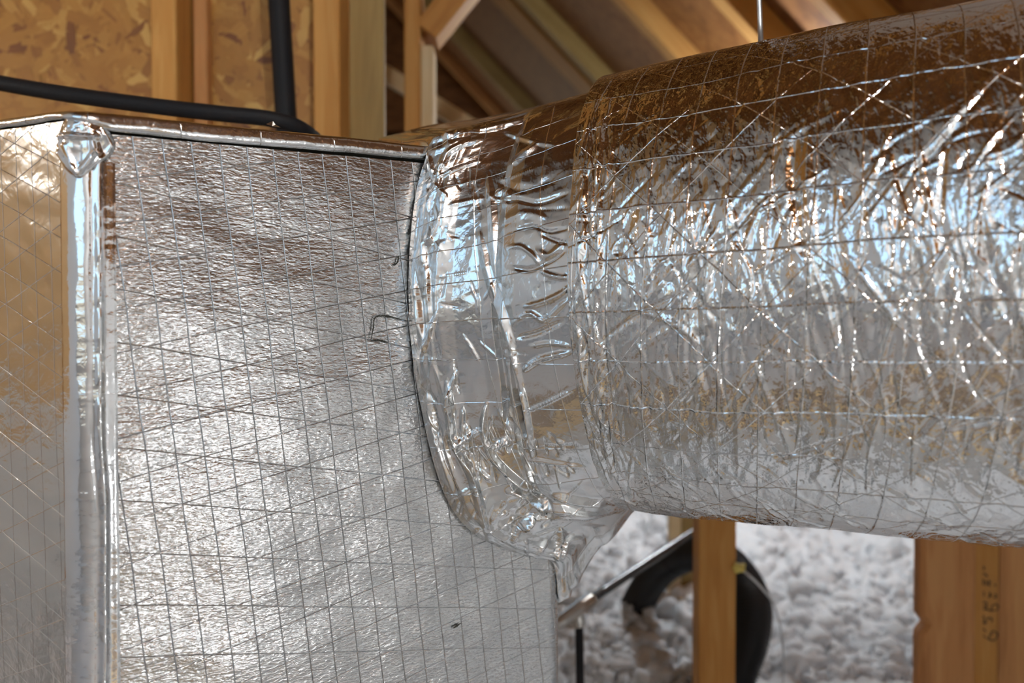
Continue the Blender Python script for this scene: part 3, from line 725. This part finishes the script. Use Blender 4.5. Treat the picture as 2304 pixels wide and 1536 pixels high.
# grade stamp, drawn stroke by stroke as printed ink
def zz(x, y): return (2060 + x / 4.861, 1220 + y / 4.861)
ink = [[(735, 262), (748, 268), (750, 285), (740, 298)], [(735, 345), (755, 340), (770, 350), (772, 368), (792, 362)], [(738, 400), (742, 430), (738, 468)],
       [(760, 420), (775, 440), (770, 470)], [(790, 425), (805, 415), (808, 440), (795, 465), (825, 470)], [(825, 430), (832, 440)], [(868, 455), (878, 465), (870, 472), (866, 460)],
       [(738, 535), (752, 560), (742, 590)], [(790, 600), (812, 590), (818, 560), (800, 550)], [(815, 580), (840, 585)], [(850, 600), (880, 600), (882, 575), (862, 560)],
       [(735, 655), (775, 655), (778, 690), (740, 700)], [(775, 690), (778, 730), (740, 728)], [(785, 735), (830, 745), (885, 740), (908, 705), (880, 672), (850, 690)], [(830, 745), (838, 680)],
       [(738, 800), (752, 840), (745, 885)], [(770, 860), (768, 880), (750, 884)], [(790, 850), (788, 830), (820, 825), (842, 850), (828, 868)],
       [(738, 945), (760, 960), (775, 975)], [(738, 1020), (770, 1035)], [(775, 1040), (800, 1060), (860, 1070), (895, 1030), (890, 985), (850, 970), (825, 985), (840, 1015)], [(805, 1060), (812, 1000)]]
bm = bmesh.new()
for stn in ink:
    c = catmull([zz(*q) for q in stn], 14) if len(stn) > 2 else np.linspace(zz(*stn[0]), zz(*stn[1]), 14)
    t = np.gradient(c, axis=0); t /= np.linalg.norm(t, axis=1, keepdims=True) + 1e-9; n2 = np.stack([-t[:, 1], t[:, 0]], 1); wv = 1.2 + .5 * np.abs(RNG.normal(0, .6, 14))
    Yk = 1.5994; lft = [bm.verts.new(P(*(p + n * w_), Yk)) for p, n, w_ in zip(c, n2, wv)]; rgt = [bm.verts.new(P(*(p - n * w_), Yk)) for p, n, w_ in zip(c, n2, wv)]
    for i in range(13): bm.faces.new((lft[i], lft[i + 1], rgt[i + 1], rgt[i]))
me = bpy.data.meshes.new('ink_stamp'); bm.to_mesh(me); bm.free(); io = link('ink_stamp', me, M_INK)
io.parent = st2; io.matrix_parent_inverse = st2.matrix_basis.inverted(); io['label'] = 'black stamped digits'
# pale block and board far under the duct
post(1507, 1535, 2.6, .03, .3, E - .45, M_WOODP, 'far_post', 'pale narrow post far behind, beside the orange support post')
post(1535.6, 1572, 2.62, .05, .3, E - .45, M_WOODG, 'far_stud', 'brown stud just right of the pale far post')
post(1374, 1382, 3.6, .01, .3, P(1378, 1188, 3.6)[2], M_FIT, 'depth_marker', 'thin grey insulation depth marker standing in the white fluff')['category'] = 'marker'
# black lines
path = catmull([P(-120, 165, 1.02), P(0, 187, 1.0), P(150, 212, .98), P(350, 239, .97), P(500, 256, .97), P(610, 268, .98), P(680, 292, 1.0), P(730, 345, 1.05), P(760, 460, 1.10)], 120)
tag(link('refrigerant_line', tube_mesh('refrigerant_line', path, .0087, 18), M_BLACK), 'black insulated line curving across behind the box top', 'pipe')
path = np.linspace(P(618, -160, 1.33), P(665, 620, 1.33), 30)
tag(link('vertical_pipe', tube_mesh('vertical_pipe', path, .0158, 20), M_BLACK), 'black vertical pipe standing in front of the strand board', 'pipe')
# corrugated hose
hp = catmull([P(1405, 1420, 2.45), P(1450, 1330, 2.38), P(1492, 1275, 2.30), P(1560, 1243, 2.16), P(1625, 1262, 2.02), P(1672, 1315, 1.95), P(1690, 1370, 1.90), P(1682, 1440, 1.86), P(1655, 1520, 1.83), P(1620, 1640, 1.80), P(1590, 1800, 1.8)], 900)
hl = np.concatenate([[0], np.cumsum(np.linalg.norm(np.diff(hp, axis=0), axis=1))]); hr = .0425 + .0022 * np.sin(hl / .0075 * 2 * math.pi)
tag(link('corrugated_hose', tube_mesh('corrugated_hose', hp, hr, 28), M_HOSE), 'black corrugated hose arching behind the orange support post', 'hose')
# condensate line with a tee
cl = empty('condensate_line', tuple(P(1300, 1372, 1.5))); tag(cl, 'dark grey drain pipe with silver tee fitting above the insulation', 'pipe')
J = P(1300, 1372, 1.5)
link('pipe', tube_mesh('pipe', np.linspace(P(1326, 1350, 1.535), P(1640, 1145, 2.10), 12), .0088, 16), M_PIPE, cl)
link('drop_pipe', tube_mesh('drop_pipe', np.linspace(P(1303, 1400, 1.5), P(1311, 1900, 1.5), 8), .0072, 16), M_BLACK, cl)
tm = merge([tube_mesh('t', catmull([P(1225, 1420, 1.45), P(1262, 1398, 1.47), P(1300, 1370, 1.5), P(1330, 1348, 1.54)], 24), np.concatenate([np.full(8, .0092), np.full(8, .0112), np.full(8, .0122)]), 18),
            tube_mesh('t', np.linspace(P(1300, 1372, 1.5), P(1303, 1408, 1.5), 8), [.009, .0095, .0095, .0095, .0105, .0112, .0112, .0112], 18)], 'tee_fitting'); smooth(tm)
link('tee_fitting', tm, M_FIT, cl)
# wires
tag(link('hanger_strap', tube_mesh('hanger_strap', np.linspace(P(1712, 104, .92), P(1686, -560, .92), 12), .0027, 10), M_WIRE), 'thin silver hanger wire rising from the top of the round duct', 'wire')
wp = catmull([P(1664, 1277, 1.615), P(1690, 1298, 1.60), P(1716, 1325, 1.60), P(1740, 1358, 1.60), P(1756, 1410, 1.60), P(1763, 1480, 1.60), P(1762, 1560, 1.60), P(1758, 1800, 1.6)], 80)
wr = np.interp(np.linspace(0, 1, 80), [0, .3, .45, 1], [.0024, .0026, .0016, .0012])
ww = empty('loose_wire', tuple(P(1664, 1277, 1.615))); tag(ww, 'thin pale wire with yellow blob hanging from the orange support post', 'wire')
link('wire', tube_mesh('wire', wp, wr, 10), M_WIRE, ww)
bm = bmesh.new(); bmesh.ops.create_icosphere(bm, subdivisions=3, radius=.0095)
for v_ in bm.verts: v_.co *= 1 + .25 * math.sin(v_.co.x * 500 + 1) * math.cos(v_.co.z * 420); v_.co.x *= 1.25
bmesh.ops.translate(bm, vec=P(1664, 1277, 1.612), verts=bm.verts); me = bpy.data.meshes.new('yellow_blob'); bm.to_mesh(me); bm.free(); smooth(me)
bo = link('yellow_blob', me, M_FIBRE, ww); bo['label'] = 'yellow blob'

# walking plank and hanging lamps, two of them added as fill light
for (o_, wd_, m_, lb) in ((-.02, .27, M_PLANK, 'wide brown walking plank on the decking, lengthwise under the round duct'), (.21, .10, M_WOODP, 'narrow pale walking plank beside the wide brown plank')):
    q0 = np.array([.566 * o_, .8235 * o_]); dq = np.array([.8235, -.566])
    tag(board('walk_plank', (*(q0 - dq * .62), .44), (*(q0 + dq * 1.5), .44), wd_, .038, m_, None, (.566, .8235, 0)), lb, 'plank', 'walking planks on the decking')
def emit(name, c, st):
    N = NT(name); return N.P(**{'Base Color': (*c, 1), 'Emission Color': (*c, 1), 'Emission Strength': st})
def hang_lamp(loc, st, c, label, rad=.04):
    x, y, z = loc; zr = zroof(x)
    L = empty('hanging_lamp', (x, y, zr)); tag(L, label, 'lamp')
    a = np.linspace(0, math.pi * .86, 8); pr = [(rad * math.sin(k) + .0005, -rad * math.cos(k)) for k in a]
    t = np.linspace(0, 2 * math.pi, 12, endpoint=False)
    Pt = np.array([[(x + r_ * math.cos(q), y + r_ * math.sin(q), z + dz) for q in t] for r_, dz in pr])
    link('bulb', grid_mesh('bulb', Pt, None, closed_v=True), emit('lamp_glow', c, st), L)
    link('socket', tube_mesh('socket', np.linspace((x, y, z + rad * .86), (x, y, z + rad * .86 + .055), 6), [.015, .019, .02, .02, .018, .010], 18), M_BLACK, L)
    link('cord', tube_mesh('cord', np.linspace((x, y, z + rad * .86 + .05), (x, y, zr), 4), .003, 8), M_BLACK, L)
pF = P(1700, 420, 3.1)
hang_lamp(tuple(pF), 260, (.84, .93, 1), 'added fill bulb on a cord above the insulation, hidden behind the round duct')  # added, unseen: brightens the insulation and the roof behind the duct
hang_lamp((.45, -1.05, E + 1.15), 470, (.90, .96, 1), 'added fill bulb on a cord behind the viewer, for overall brightness')  # added, unseen: lifts the general light level of the room
hang_lamp((.95, -.30, E - .42), 30, (.95, .98, 1), 'bare bulb on a cord behind the viewer near the white knee wall')

dk = tag(slab('deck_sheet', XL + .01, 1.54, YR + .01, .60, .40, .42, M_DECK), 'added grey-brown decking sheet behind the viewer, darkens the foil reflections', 'decking')  # added in place of shaded insulation so the foil mirrors a darker floor
hang_lamp((-1.55, .62, E + .46), 45, (1, .96, .9), 'bare bulb on a cord left of the box, near the plywood wall')
# pale batts added unseen between the rafters to lighten the duct's top reflection
def batt(y0, y1, lb):
    xa, xb = .45, 1.50; a = Vector((xa, (y0 + y1) / 2, zroof(xa))) + ndir * .045; b = Vector((xb, (y0 + y1) / 2, zroof(xb))) + ndir * .045
    tag(board('added_batt', a, b, y1 - y0, .085, M_BATT, None, (0, 1, 0), .012), lb, 'insulation', 'added pale batts above the knee wall')
batt(.555, 1.095, 'added pale batt for the duct to reflect, nearer of the two'); batt(1.155, 1.795, 'added pale batt for the duct to reflect, farther of the two')
